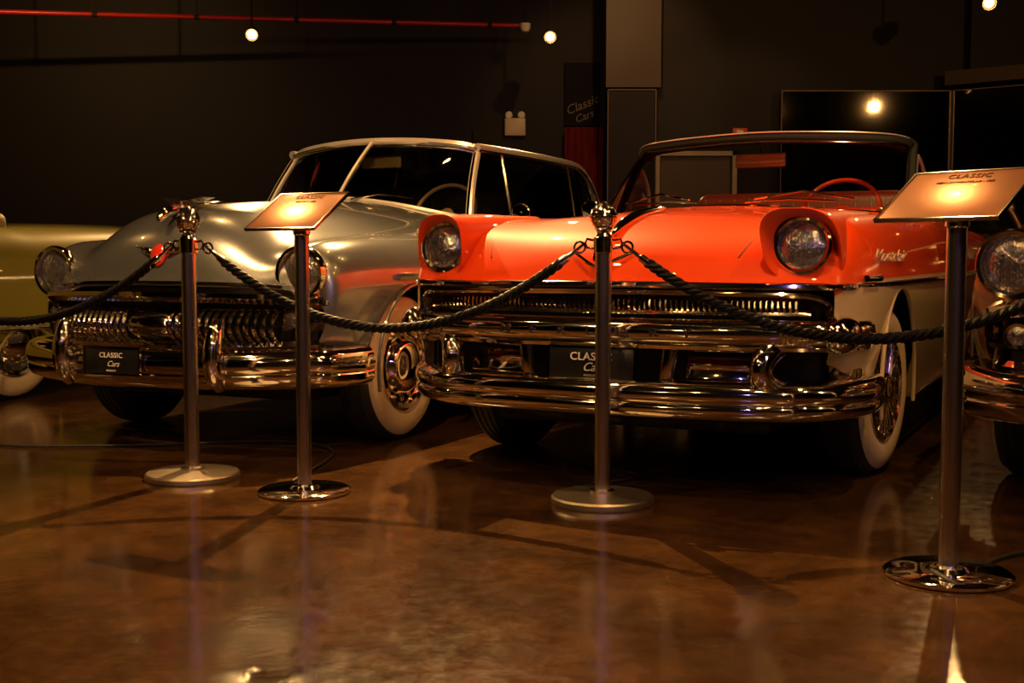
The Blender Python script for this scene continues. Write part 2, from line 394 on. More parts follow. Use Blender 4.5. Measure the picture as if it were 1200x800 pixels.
    e=G(); e.add(*tube(smooth([(0,-.73,1.04),(0,-.68,1.075),(0,-.58,1.10),(0,-.44,1.12),(0,-.25,1.135)],5),.018,10,scale=lambda t:.5+1.2*math.sin(min(1,t*1.1)*math.pi)**.7*(1-t*.6)))
    for sx in(-1,1):
        e.add(*grid([[(0,-.64,1.12),(0,-.48,1.125)],[(sx*.05,-.62,1.13),(sx*.05,-.47,1.13)],[(sx*.115,-.57,1.15),(sx*.115,-.47,1.15)]]))
    e.add(*rev([(.045,-.03),(.045,-.005),(.02,.02)],16,'Z',Matrix.Translation((0,-.58,1.105))))
    e.ob('hood_ornament',CHROME,root)
    q=G().add(*rev([(.0,-.012),(.03,-.01),(.045,0),(.04,.012)],24,'Y')); q.v=[Vector((p.x*.9,p.y,p.z*1.15)) for p in q.v]
    o=q.ob('hood_crest',RED,root); o.location=(0,-.735,.885); o.rotation_euler=(D(-14),0,0)
    for sx in(-1,1):
        w=G().add(*grid([[(sx*.045,0,.035),(sx*.045,0,-.01)],[(sx*.11,.01,.04),(sx*.09,.01,.01)],[(sx*.16,.025,.05),(sx*.15,.025,.04)]]))
        wo=w.ob('crest_wing',CHROME,o); mm=wo.modifiers.new('t','SOLIDIFY'); mm.thickness=.006
    P=smooth(sym([(.885,-.44,.405),(.87,-.53,.40),(.79,-.66,.40),(.58,-.765,.395),(.3,-.83,.39),(0,-.85,.39)]),6)
    prof=[(-.02,-.088),(.02,-.092),(.045,-.082),(.062,-.058),(.064,-.030),(.058,-.022),(.066,-.014),(.072,.012),(.068,.045),(.05,.072),(.022,.086),(-.02,.084)]
    bp=G().add(*sweep(P,prof)).ob('front_bumper',CHROME,root)
    for sx in(-1,1):
        gd=G().add(*tube(smooth([(sx*.42,-.85,.31),(sx*.42,-.885,.36),(sx*.42,-.90,.45),(sx*.42,-.88,.54),(sx*.42,-.85,.60)],4),.042,12,scale=lambda t:.6+.45*math.sin(math.pi*t)))
        gd.ob('bumper_guard',CHROME,bp)
    license(root,(-.10,-.930,.42),.31,.85)
    P=smooth(sym([(.93,3.7,.45),(.9,4.1+tail,.44),(.7,4.33+tail,.43),(0,4.4+tail,.43)]),5)
    G().add(*sweep([(-p.x,p.y,p.z) for p in P],prof)).ob('rear_bumper',CHROME,root)
    for sx in (-1,1):
        o=G().add(*rev([(.05,-.05),(.055,.0),(.04,.03),(0,.04)],20,'Y')).ob('tail_lamp',RED,root); o.location=(sx*.68,4.13+tail,.7)
    rbox('cabin_carpet',(0,2.05,.74),(1.22,1.8,.04),DARK,root,.01,1)
    seat(root,1.85,.85,1.2,int_mat,TAN if tonneau else int_mat,h=.45); seat(root,2.62,.88,1.15,int_mat,int_mat,h=.45)
    rbox('dashboard',(0,1.14,1.0),(1.3,.14,.2),int_mat,root,.05,3)
    steering(root,.36,1.38,1.13,TAN)
    base=smooth(sym([(.70,1.02,1.085),(.55,.93,1.12),(.3,.83,1.17),(0,.77,1.2)]),5)
    topc=smooth(sym([(.62,1.30,1.50),(.5,1.25,1.525),(.25,1.19,1.545),(0,1.16,1.55)]),5)
    rows=[[b.lerp(t,k/6)+Vector((0,-.02*math.sin(math.pi*k/6),0)) for b,t in zip(base,topc)] for k in range(7)]
    ws=G().add(*grid(rows)).ob('windscreen',GLASS,root)
    fr=G(); fr.add(*sweep(topc,[(-.03,-.02),(.012,-.018),(.02,0),(.012,.022),(-.03,.026)])); fr.add(*tube(base,.014,8))
    fr.add(*tube([r[0] for r in rows],.024,8)); fr.add(*tube([r[-1] for r in rows],.024,8))
    fr.ob('windscreen_frame',FRAME if top else CHROME,ws)
    mid=len(base)//2
    G().add(*tube([r[mid]+Vector((0,-.008,0)) for r in rows],.010,8)).ob('windscreen_divider',FRAME,ws)
    G().add(*tube(topc,.009,8)).ob('header_trim',CHROME,ws).location=(0,-.02,-.024)
    for r_ in (0,-1): G().add(*tube([r[r_]+Vector((0,-.024,0)) for r in rows],.008,6)).ob('pillar_trim',CHROME,ws)
    for sx in (-1,1):
        G().add(*tube([(sx*.1,.74,1.195),(sx*.22,.84,1.225),(sx*.40,.92,1.205)],.006,5)).ob('wiper',CHROME,ws)
        e=G()
        e.add(*rev([(0,.05),(.03,.04),(.05,.015),(.056,-.01),(.05,-.012),(0,-.008)],24,'Y',Matrix.Translation((sx*.94,1.2,1.12)))); 
        e.add(*tube([(sx*.86,1.24,1.02),(sx*.92,1.22,1.09)],.009,6)); e.ob('door_mirror',CHROME,root)
    mirror_in(root,(0,1.26,1.44),TAN)
    if top:
        rr=[]
        for k in range(19):
            v=1.18+(3.45-1.18)*k/18; t=k/18
            zc=1.555+.015*math.sin(math.pi*min(1,t*1.4))-(max(0,t-.68)/.32)**2*.45
            ze=1.505+.006*math.sin(math.pi*min(1,t*1.3))-(max(0,t-.68)/.32)**2*.40
            w=.635+.02*math.sin(math.pi*t)
            rr.append([(w*s/8,v-.02+ .10*(s/8)**2*(1-t),ze+(zc-ze)*(1-(abs(s)/8)**2.4)) for s in range(-8,9)])
        rf=G().add(*grid(rr)).ob('roof',paint,root)
        s=rf.modifiers.new('t','SOLIDIFY'); s.thickness=.025
        def mkrp(sx):
            rail=[Vector(r[0 if sx<0 else -1]) for r in rr]
            def rp(v):
                for a,b in zip(rail,rail[1:]):
                    if a.y<=v<=b.y: return a.lerp(b,(v-a.y)/(b.y-a.y))
                return rail[0] if v<rail[0].y else rail[-1]
            return rail,rp
        for sx in(-1,1):
            rail,rp=mkrp(sx)
            G().add(*tube(rail,.024,8)).ob('roof_rail',FRAME,root)
            g=G().add(*tube([p+Vector((sx*.022,0,-.020)) for p in rail],.008,6))
            g.add(*tube([(sx*.76,v,1.07) for v in (1.02,1.5,2.0,2.55,3.0,3.4)],.012,6))
            for v,r in ((1.52,.014),(2.58,.012),(3.18,.016)):
                q=rp(v+.05); g.add(*tube([(sx*.745,v,1.06),q],r,8))
            g.ob('window_frame',CHROME,root)
            low=[(sx*.74,1.05+2.2*k/12,1.07) for k in range(13)]; up=[rp(1.28+1.95*k/12)+Vector((0,0,-.01)) for k in range(13)]
            G().add(*grid([low,up])).ob('side_window',DGLASS,root)
            up=rail[14:]; low=[Vector((sx*.74,3.1+.1*k,1.06)) for k in range(len(up))]
            G().add(*grid([up,low])).ob('roof_quarter',paint,root)
        for x,v in ((0,1.17),(.6,1.27)):
            G().add(*tube([(x,v,1.53),(x,v,1.60)],.006,6)).ob('antenna',CHROME,root)
    if tonneau:
        rbox('folded_top',(0,2.95,1.09),(1.3,.42,.13),TAN,root,.06,4)
    return root
# ---------------------------------------------------------------- orange convertible
def orange_car(loc,ang):
    root=empty('car',(loc[0],loc[1],0),-D(ang),'orange-red and cream 1950s convertible with chrome grille and hooded headlights','car','classic cars on display')
    cb=.775
    st=[
     (-.745,[(.81,.50),(.83,.55),(.84,.65),(.84,.755),(.835,.775),(.76,.78),(.6,.78),(.45,.78),(.22,.78),(0,.78)]),
     (-.74,[(.83,.50),(.855,.56),(.86,.66),(.86,.765),(.855,.795),(.77,.80),(.62,.80),(.48,.80),(.24,.805),(0,.81)]),
     (-.69,[(.85,.48),(.88,.56),(.885,.68),(.885,cb),(.87,.88),(.77,.90),(.60,.88),(.50,.875),(.27,.89),(0,.90)]),
     (-.58,[(.88,.42),(.91,.54),(.915,.68),(.915,cb),(.89,.98),(.79,1.03),(.63,.99),(.55,.965),(.28,.97),(0,.98)]),
     (-.33,[(.88,.32),(.93,.5),(.94,.68),(.94,cb),(.915,1.0),(.80,1.05),(.66,1.035),(.58,1.02),(.30,1.035),(0,1.045)]),
     (.15,[(.88,.27),(.935,.47),(.95,.68),(.95,cb),(.925,1.01),(.82,1.065),(.69,1.05),(.60,1.05),(.30,1.08),(0,1.09)]),
     (.70,[(.89,.25),(.94,.45),(.955,.68),(.95,cb),(.925,1.02),(.83,1.075),(.7,1.065),(.58,1.08),(.28,1.115),(0,1.125)]),
     (.92,[(.89,.25),(.94,.45),(.955,.68),(.95,cb),(.925,1.02),(.84,1.08),(.73,1.06),(.58,1.05),(.3,1.05),(0,1.05)]),
     (1.1,[(.89,.25),(.94,.45),(.955,.68),(.95,cb),(.925,1.02),(.85,1.08),(.77,1.08),(.70,.85),(.4,.62),(0,.62)]),
     (2.85,[(.89,.25),(.94,.45),(.955,.68),(.95,cb),(.925,1.0),(.85,1.06),(.77,1.06),(.70,.85),(.4,.62),(0,.62)]),
     (3.05,[(.89,.25),(.94,.45),(.955,.68),(.95,cb),(.925,1.0),(.85,1.05),(.75,1.05),(.55,1.04),(.3,1.04),(0,1.04)]),
     (3.8,[(.88,.28),(.93,.45),(.94,.66),(.94,cb),(.92,1.0),(.84,1.04),(.72,.98),(.5,.97),(.25,.98),(0,.98)]),
     (4.2,[(.85,.35),(.88,.45),(.88,.62),(.88,.74),(.87,.95),(.8,1.0),(.68,.90),(.45,.88),(.2,.88),(0,.88)]),
     (4.28,[(.7,.42),(.75,.47),(.75,.58),(.75,.66),(.72,.72),(.66,.74),(.5,.72),(.35,.72),(.15,.72),(0,.72)])]
    b,rows=body(root,st,.13,[ORANGE,CREAM],lambda j:1 if j<3 else 0,[(0,.36,.39),(3.02,.36,.37)],bowend=.3,v0=-.75)
    seam(root,rows,7,-.82,.72,DARK,-.001,.003)
    for sx in(-1,1):
        for vc,R in ((0,.393),(3.02,.373)):
            pts=[(sx*.94,vc+R*math.cos(D(a)),.36+R*math.sin(D(a))) for a in range(-15,196,8)]
            G().add(*tube(pts,.008,6)).ob('wheel_arch_trim',CREAM,root)
        G().add(*tube(smooth([(sx*.875,-.69,.775),(sx*.915,-.5,.775),(sx*.95,0,.775),(sx*.96,1,.775),(sx*.96,2,.775),(sx*.955,3,.775),(sx*.945,3.8,.775)],4),.011,8)).ob('side_trim',CHROME,root)
        G().add(*tube([(sx*.915,v,.26) for v in (.42,1,2,2.6)],.014,6)).ob('rocker_trim',CHROME,root)
        rings=[]
        cx=.728
        for (v,hw,hh,cz) in ((.10,.06,.05,1.015),(-.20,.108,.095,.965),(-.48,.127,.122,.935),(-.70,.130,.131,.917),(-.785,.130,.132,.915),(-.792,.128,.130,.915),(-.790,.124,.126,.915),(-.765,.112,.112,.916),(-.735,.100,.100,.917)):
            ring=[]
            for i in range(48):
                a=2*math.pi*i/48; c,s=math.cos(a),math.sin(a); p=.70
                if v==-.765: p=.85
                if v==-.735: p=1
                x=abs(c)**p*(1 if c>0 else -1)*hw; z=abs(s)**p*(1 if s>0 else -1)*hh
                x-=z*.14
                ring.append((sx*(cx+(.03 if v>-.4 else 0)+x),v-(z*.26 if v<-.5 else z*.1)+.05*x/.14*(1 if v<-.5 else .3),cz+z))
            rings.append(ring)
        G().add(*grid(rings,True)).ob('headlight_hood',ORANGE,root,angle=50)
        h=headlight(root,sx*.724,-.755,.917,.092,False); h.rotation_euler=(D(-8),0,0)
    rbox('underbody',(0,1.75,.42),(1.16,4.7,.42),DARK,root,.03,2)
    rbox('grille_recess',(0,-.64,.56),(1.56,.1,.38),DARK,root,.02,2)
    wheel(root,.795,0,.345,1,-6); wheel(root,-.76,0,.345,1,-6); wheel(root,.76,3.02,.345,1); wheel(root,-.76,3.02,.345,1)
    def fr(u): return -.75-.12*(1-min(1,(u/.9)**2))
    P=smooth(sym([(.885,-.62,.775),(.875,-.70,.775),(.81,-.78,.775),(.6,-.835,.775),(.3,-.875,.778),(0,-.89,.78)]),6)
    G().add(*sweep(P,[(-.02,-.013),(.010,-.013),(.018,-.005),(.016,.005),(.006,.012),(-.02,.010)])).ob('hood_trim',CHROME,root)
    m=G()
    P=smooth(sym([(.82,-.67,.64),(.83,-.74,.69),(.78,-.79,.735),(.6,-.84,.745),(0,-.885,.75)]),6)
    m.add(*sweep(P,[(-.03,-.008),(.003,-.009),(.008,0),(.003,.008),(-.03,.008)]))
    m.ob('grille_surround',CHROME,root)
    g=G(); n=74
    for i in range(n):
        u=-.72+1.44*i/(n-1); v=fr(u)
        g.add(*tube([(u,v+.03,.728),(u,v-.018,.719),(u,v-.024,.70),(u,v-.01,.682)],.0055,5))
    P=smooth(sym([(.76,-.77,.682),(.6,-.81,.682),(.3,-.85,.682),(0,-.865,.682)]),5)
    g.add(*sweep(P,[(-.02,-.012),(.008,-.012),(.016,0),(.006,.006),(-.02,.006)]))
    g.ob('grille',CHROME,root)
    P=smooth(sym([(.87,-.42,.605),(.89,-.56,.605),(.86,-.70,.605),(.75,-.80,.605),(.5,-.86,.605),(0,-.895,.605)]),7)
    ub=G().add(*sweep(P,[(-.03,-.062),(.012,-.066),(.036,-.056),(.040,-.044),(.034,-.036),(.046,-.026),(.052,0),(.048,.026),(.030,.044),(.010,.052),(-.03,.05)])).ob('upper_bumper_bar',CHROME,root)
    for i,ch in enumerate('MERCURY'):
        u=-.36+i*.12
        v=-.895+.035*(u/.5)**2-.052
        text('bar_letter',ch,.044,BLKT,ub,(u,v,.607),(D(90),0,math.atan(.14*u)),.004,0,1.3,1,.0006)
    P=smooth(sym([(.88,-.36,.388),(.895,-.46,.383),(.88,-.59,.378),(.80,-.72,.373),(.66,-.82,.370),(.4,-.885,.370),(0,-.915,.370)]),6)
    lb=G().add(*sweep(P,[(-.02,-.070),(.03,-.073),(.055,-.062),(.067,-.040),(.066,-.020),(.059,-.012),(.066,-.004),(.070,.020),(.062,.046),(.040,.062),(.015,.068),(-.02,.066)])).ob('lower_bumper_bar',CHROME,root)
    for sx in(-1,1):
        rbox('bumper_upright',(sx*.28,-.885,.495),(.055,.06,.17),CHROME,lb,.02,3,(0,D(8*sx),0))
        G().add(*tube(smooth([(sx*.66,-.80,.40),(sx*.62,-.87,.45),(sx*.62,-.87,.51),(sx*.66,-.80,.58)],5),.048,12,scale=lambda t:1.2-.3*math.sin(math.pi*t))).ob('bumper_guard',CHROME,lb)
        o=rbox('turn_signal',(sx*.71,-.83,.605),(.14,.06,.085),CHROME,root,.016,3,(0,0,D(24*sx)))
        h=G()
        for k in range(6): h.add(*box((-.045+.018*k,-.032,0),(.007,.01,.058)))
        h.ob('turn_signal_lens',CLEARL,o,smooth=False)
        P=smooth([(sx*.88,-.44,.50),(sx*.875,-.58,.50),(sx*.83,-.70,.50)],4)
        G().add(*sweep(P,[(-.018,-.08),(.018,-.08),(.024,0),(.018,.08),(-.018,.08)])).ob('bumper_wing_brace',CHROME,lb)
        rbox('bumper_splash_panel',(sx*.45,-.79,.47),(.26,.03,.10),CHROME,lb,.014,2,(D(-26),0,D(9*sx)))
        G().add(*rev([(.0,-.08),(.04,-.068),(.066,-.03),(.072,.03),(.066,.10),(0,.13)],24,'Y')).ob('bumper_bullet',CHROME,lb).location=(sx*.855,-.75,.605)
    license(root,(.0,-.935,.487),.34,1.08,PLATE,-4)
    e=G()
    e.add(*tube(smooth([(-.12,-.825,.895),(-.05,-.87,.86),(0,-.885,.84),(.05,-.87,.86),(.12,-.825,.895)],4),.007,8))
    e.add(*rev([(.0,-.02),(.02,-.016),(.032,0),(.03,.01)],24,'Y',Matrix.Translation((0,-.865,.875))))
    e.ob('hood_emblem',CHROME,root)
    h=G()
    h.add(*tube(smooth([(0,-.75,.96),(0,-.64,1.0),(0,-.46,1.045),(0,-.16,1.085)],5),.014,10,scale=lambda t:.4+1.1*math.sin(math.pi*t)**.6))
    h.ob('hood_ornament',CHROME,root)
    text('fender_script','Montclair',.066,SILV,root,(.942,-.27,.88),(D(90),0,D(88)),.002,.5,2.2,1.0,-.0004)
    G().add(*tube([(.92,-.62,.80),(.93,-.54,.80),(.94,-.46,.80)],.013,8)).ob('fender_emblem',CHROME,root)
    rbox('cabin_carpet',(0,1.98,.66),(1.28,1.75,.04),DARK,root,.01,1)
    seat(root,1.9,.76,1.26,ORVINYL,TAN,h=.46); seat(root,2.62,.78,1.22,ORVINYL,TAN,h=.42)
    rbox('dashboard',(0,1.08,1.04),(1.4,.16,.16),REDV,root,.05,3)
    steering(root,.40,1.42,1.12,REDV,54)
    base=smooth(sym([(.78,1.24,1.08),(.77,1.02,1.085),(.67,.84,1.085),(.4,.71,1.10),(0,.65,1.12)]),6)
    topc=smooth(sym([(.74,1.55,1.455),(.72,1.46,1.465),(.62,1.36,1.48),(.35,1.29,1.495),(0,1.27,1.505)]),6)
    rows=[[p.lerp(t,k/8)+Vector((0,-.025*math.sin(math.pi*k/8),0)) for p,t in zip(base,topc)] for k in range(9)]
    ws=G().add(*grid(rows)).ob('windscreen',GLASS,root)
    f=G(); f.add(*sweep(topc,[(-.06,-.036),(.008,-.034),(.016,0),(.008,.020),(-.06,.026)])); f.add(*tube([r[0] for r in rows],.024,8)); f.add(*tube([r[-1] for r in rows],.024,8))
    f.ob('windscreen_frame',DARK,ws)
    f=G().add(*tube(base,.009,8))
    for r_ in (0,-1): f.add(*tube([r[r_]+Vector((0,-.02,0)) for r in rows],.008,6))
    f.ob('glass_surround_trim',CHROME,ws)
    G().add(*tube([p+Vector((0,-.016,.020)) for p in topc],.004,8)).ob('header_trim',FRAME,ws)
    G().add(*tube([p+Vector((0,-.016,-.032)) for p in topc],.004,8)).ob('header_lower_trim',DCHROME,ws)
    for sx in (-1,1):
        G().add(*tube([(sx*.12,.62,1.135),(sx*.3,.74,1.15),(sx*.5,.82,1.14)],.006,5)).ob('wiper',CHROME,ws)
        G().add(*tube([(sx*.16,.63,1.15),(sx*.36,.78,1.19),(sx*.58,.86,1.15)],.006,5)).ob('wiper_blade',CHROME,ws)
        V=[(sx*.79,1.28,1.07),(sx*.765,1.50,1.36),(sx*.77,1.58,1.38),(sx*.785,1.74,1.26),(sx*.80,1.80,1.07)]
        vp=smooth(V,4)
        o=mk('vent_window',vp,[tuple(range(len(vp)))],GLASS,root,smooth=False)
        G().add(*tube(vp,.010,7)).ob('vent_frame',FRAME,o)
        e=G(); e.add(*rev([(0,.05),(.03,.04),(.05,.015),(.056,-.01),(.05,-.012),(0,-.008)],24,'Y',Matrix.Translation((sx*.96,1.3,1.14)))); e.add(*tube([(sx*.88,1.34,1.05),(sx*.94,1.32,1.11)],.009,6)); e.ob('door_mirror',CHROME,root)
    mirror_in(root,(0,1.32,1.385),FRAME)
    rbox('folded_top',(0,3.0,1.03),(1.4,.4,.1),GREYVINYL,root,.04,4)
    P=smooth(sym([(.95,3.7,.45),(.93,4.15,.44),(.75,4.38,.43),(0,4.42,.43)]),5)
    G().add(*sweep([(-p.x,p.y,p.z) for p in P],dprof(.066,.07))).ob('rear_bumper',CHROME,root)
    for sx in (-1,1):
        o=G().add(*rev([(.05,-.05),(.06,.0),(.04,.03),(0,.04)],20,'Y')).ob('tail_lamp',RED,root); o.location=(sx*.8,4.22,.82)
    return root
orange_car((.716,5.201),27)
round_car((-1.293,6.058),24,GREY,'silver grey rounded 1950s coupe with toothed chrome grille')
round_car((-5.02,4.892),24,OLIVE,'olive yellow open classic car with whitewall tyres',top=False,tonneau=True,int_mat=TAN,tail=.55,rear_arch=(3.0,.2,.25))
round_car((2.70,4.33),35,MAROON,'dark maroon classic car with round headlights and chrome bumper',top=True,hz=.85)
# ---------------------------------------------------------------- barrier posts
def barrier(x,y,label):
    r=empty('barrier_post',(x,y,0),0,label,'barrier post','rope barrier posts')
    G().add(*rev([(0,0),(.182,0),(.185,.006),(.184,.02),(.178,.027),(.1,.034),(.04,.037),(0,.037)],64)).ob('base',SATIN,r,angle=30)
    G().add(*rev([(0,.034),(.045,.034),(.045,.045),(.029,.05),(.029,.93),(.0,.93)],32)).ob('pole',STEEL,r,angle=30)
    G().add(*rev([(.029,.89),(.037,.893),(.037,.945),(.029,.95),(.024,.96),(.028,.968),(.034,.974),(.03,.98)],32)).ob('collar',CHROME,r,angle=30)
    M=Matrix.Translation((0,0,1.018))
    b=G().add(*rev([(.0,-.046),(.026,-.040),(.042,-.024),(.047,-.008),(.0485,-.004),(.0450,0),(.0485,.004),(.047,.008),(.042,.024),(.026,.040),(.012,.045),(.010,.049),(.006,.053),(.0,.055)],40,'Z',M))
    for i in range(10):
        a=2*math.pi*i/10
        b.add(*tube([(math.cos(a)*.047*math.cos(t),math.sin(a)*.047*math.cos(t),1.018+.047*math.sin(t)) for t in (-1.2,-.9,-.6,-.3,0,.3,.6,.9,1.2)],.0022,5))
    b.ob('ball_finial',CHROME,r,angle=60)
    for a in (0,180):
        c,s=math.cos(D(a-16)),math.sin(D(a-16))
        G().add(*tube([(c*.034,s*.034,.935),(c*.06,s*.06,.94),(c*.066,s*.066,.925),(c*.06,s*.06,.91),(c*.034,s*.034,.905)],.005,6)).ob('rope_ring',CHROME,r)
    return r
PX=[(-2.862,5.161),(-1.269,4.698),(.324,4.235),(1.95,3.56)]
labs=['steel barrier post holding braided ropes beside olive car']+['polished steel barrier post with ball finial in front of grey car','polished steel barrier post with ball finial in front of orange car','steel barrier post holding braided rope near maroon car']
for (x,y),l in zip(PX,labs): barrier(x,y,l)
def rope(a,b,sag,label):
    A=Vector((a[0],a[1],.92)); B=Vector((b[0],b[1],.92)); d=(B-A); d.z=0; dn=d.normalized()
    A+=dn*.075; B-=dn*.075; N=260
    P=[A.lerp(B,i/N)-Vector((0,0,sag*4*(i/N)*(1-i/N))) for i in range(N+1)]
    hook=14; g=G(); L=0
    cs=[[],[],[]]
    for i in range(hook,N+1-hook):
        T=(P[i+1]-P[i-1]).normalized(); S=T.cross(Vector((0,0,1))).normalized(); U=S.cross(T)
        L+=(P[i]-P[i-1]).length
        for k in range(3):
            ph=2*math.pi*(L/.085+k/3); cs[k].append(P[i]+S*math.cos(ph)*.0095+U*math.sin(ph)*.0095)
    for k in range(3): g.add(*tube(cs[k],.0105,7))
    o=g.ob('barrier_rope',ROPE,None); o['label']=label; o['category']='rope'; o['group']='black barrier ropes'
    for q in (P[:hook+6],P[::-1][:hook+6]):
        h=G()
        h.add(*tube(q[4:],.015,10,scale=lambda t:.5 if t<.35 else 1)); h.add(*tube(q[0:6],.006,8))
        c=q[2]; h.add(*tube([c+dn*.02*math.cos(2*math.pi*j/14)+Vector((0,0,.02*math.sin(2*math.pi*j/14))) for j in range(15)],.0045,6))
        h.ob('snap_hook',CHROME,o)
for i in range(3): rope(PX[i],PX[i+1],.31,['black braided barrier rope in front of olive and grey cars','black braided barrier rope in front of grey car bumper','black braided barrier rope in front of orange car'][i])
# ---------------------------------------------------------------- sign stands
def sign(x,y,yaw,label,line2,off,W):
    r=empty('sign_stand',(x,y,0),D(yaw),label,'sign stand','information sign stands')
    G().add(*rev([(0,0),(.168,0),(.172,.004),(.172,.012),(.162,.018),(.06,.02),(.05,.03),(.035,.034),(0,.034)],64)).ob('base',CHROME,r,angle=30)
    G().add(*rev([(0,.03),(.027,.03),(.027,.985),(0,.985)],32)).ob('pole',STEEL,r,angle=30)
    G().add(*rev([(.027,.955),(.032,.96),(.032,.99),(.02,1.0),(0,1.0)],32)).ob('collar',CHROME,r,angle=30)
    p=rbox('sign_plate',(off,0.02,1.045),(W,.25,.007),SIGNM,r,.003,2,(D(33),0,0))
    fr=G()
    for c,d in (((0,.1235,.0),(W+.006,.005,.012)),((0,-.1235,.0),(W+.006,.005,.012)),((-W/2,0,.0),(.005,.25,.012)),((W/2,0,.0),(.005,.25,.012))): fr.add(*box(c,d))
    fr.ob('plate_frame',DCHROME,p,smooth=False)
    text('sign_heading','CLASSIC',.031,BRNT,p,(0,.094,.0045),(0,0,0),.0006,0,1.05,1.1)
    text('sign_line',line2,.013,BRNT,p,(0,.062,.0045),(0,0,0),.0005)
    G().add(*box((0,.01,1.012),(.1,.07,.012),Matrix.Rotation(D(33),3,'X'))).ob('plate_bracket',STEEL,r,smooth=False)
    return r
sign(-.774,4.409,-29,'chrome stand with tilted copper sign beside grey car','MERCURY - 1950',-.035,.32)
sign(1.202,3.239,-50,'chrome stand with tilted copper sign beside orange car','MERCURY MONTCLAIR - 1955',-.02,.36)
def cable(pts,label):
    g=G().add(*tube(smooth(pts,8),.006,6)); o=g.ob('floor_cable',BLACK,None); o['label']=label; o['category']='cable'
cable([(1.13,3.17,.035),(1.2,3.1,.012),(1.35,3.35,.008),(1.6,3.5,.008),(1.9,3.35,.008),(2.4,3.5,.008)],'black power cable running from sign stand base')
cable([(-2.6,5.6,.008),(-2.2,5.45,.008),(-1.6,5.5,.008),(-1.1,5.6,.008),(-.8,5.3,.008),(-.85,4.6,.008),(-.80,4.49,.02)],'black power cable running under the grey car')
cable([(.27,4.36,.03),(.25,4.5,.008),(.5,4.7,.008),(.3,5.0,.008),(.1,5.5,.008)],'thin black cable beside barrier post base')
# ---------------------------------------------------------------- room
def struct(o): o['kind']='structure'; return o
def slab(name,c,d,mat,rz=0): 
    o=G().add(*box((0,0,0),d)).ob(name,mat,None,smooth=False); o.location=c; o.rotation_euler=(0,0,D(rz)); struct(o); return o
slab('floor',(0,4,-.05),(18,18,.1),FLOOR)
slab('ceiling',(0,4,3.75),(18,18,.1),CEIL)
slab('wall_back',(-3.9,11.65,1.85),(9.8,.1,3.7),WALL)
slab('wall_left',(-8.6,4,1.85),(.1,16,3.7),WALL)
slab('wall_right',(8.6,4,1.85),(.1,16,3.7),WALL)
slab('wall_front',(0,-3.6,1.85),(17.2,.1,3.7),WALL)
slab('wall_recess',(.95,12.4,1.85),(.1,1.6,3.7),WALL)
slab('wall_centre',(4.9,10.75,1.85),(7.6,.1,3.7),WALL)
slab('trim_1',(1.06,10.62,2.9),(.48,.12,1.1),WALLB)
slab('trim_2',(6.2,10.62,2.95),(4.4,.1,1.3),WALL)
slab('trim_4',(4.37,10.08,2.42),(1.5,.05,.12),WALLB,-38)
FRM=pmat('mirror_edge',(.13,.08,.04),.4,.3,noise=.1)
def panel(name,x0,x1,z0,z1,y,mat,label,cat,fr=FRM,fw=.008,rz=0):
    w=x1-x0
    o=G().add(*box((w/2,0,(z0+z1)/2),(w,.03,z1-z0))).ob(name,mat,None,smooth=False); o['label']=label; o['category']=cat
    o.location=(x0,y,0); o.rotation_euler=(0,0,D(rz))
    f=G()
    for c,d in (((w/2,-.01,z1),(w,.04,fw)),((w/2,-.01,z0),(w,.04,fw)),((0,-.01,(z0+z1)/2),(fw,.04,z1-z0)),((w,-.01,(z0+z1)/2),(fw,.04,z1-z0))): f.add(*box(c,d))
    f.ob('panel_edge',fr,o,smooth=False); return o
DPANEL=pmat('dark_panel',(.012,.007,.0035),.5,0,0,noise=.1,spec=.2)
panel('wall_panel',.84,1.26,.02,2.33,10.6,DPANEL,'narrow dark panel on the wall','wall panel')
panel('wall_mirror',2.36,3.84,.02,2.32,10.6,MIRROR,'wide dark mirror panel reflecting lamps','mirror')
panel('wall_mirror',3.87,4.6,.02,2.32,10.58,MIRROR,'angled dark mirror panel reflecting lamps','mirror',rz=-38)
panel('wall_mirror',4.46,5.3,.02,2.36,10.12,MIRROR,'second angled dark mirror panel','mirror',rz=-52)
slab('door_1',(1.62,10.66,.88),(.62,.05,1.76),pmat('beige_door',(.1,.065,.03),.5,noise=.1))
g=G()
for c,d in (((1.62,10.62,1.78),(.72,.06,.04)),((1.28,10.62,.9),(.04,.06,1.8)),((1.96,10.62,.9),(.04,.06,1.8)),((1.62,10.62,1.2),(.64,.04,.03))): g.add(*box(c,d))
struct(g.ob('trim_3',pmat('beige_trim',(.5,.4,.25),.5,noise=.1),None,smooth=False))
o=rbox('fire_sign',(2.02,10.69,1.96),(.13,.02,.1),pmat('red_sign',(.6,.08,.03),.4,noise=.05),None,.004,1); o['label']='small red and white safety sign on the wall'; o['category']='sign'
rbox('sign_symbol',(0,-.012,0),(.06,.006,.06),WHITE,o,.002,1)
rows=[]
for k in range(2):
    rows.append([(.50+.36*i/40,11.45+.03*math.sin(i*.9),.02+2.08*k) for i in range(41)])
o=G().add(*grid(rows)).ob('curtain',pmat('red_velvet',(.2,.01,.004),.8,noise=.2),None); o['label']='dark red velvet curtain hanging on the wall'; o['category']='curtain'
o=rbox('wall_poster',(.67,11.58,2.42),(.34,.03,.6),pmat('dark_poster',(.006,.004,.003),.6,noise=.2,spec=.1),None,.005,1); o['label']='dark wall sign with pale slanted lettering'; o['category']='sign'
INK=pmat('pale_ink',(.14,.1,.05),.5,noise=.1)
text('sign_heading','Classic',.12,INK,o,(0,-.018,-.10),(D(90),D(-22),0),.002,.3)
text('sign_script','Cars',.10,INK,o,(0.02,-.018,-.21),(D(90),D(-22),0),.002,.3)
e=empty('emergency_light',(.03,11.56,2.11),0,'beige emergency light box with two lamps on the wall','emergency light')
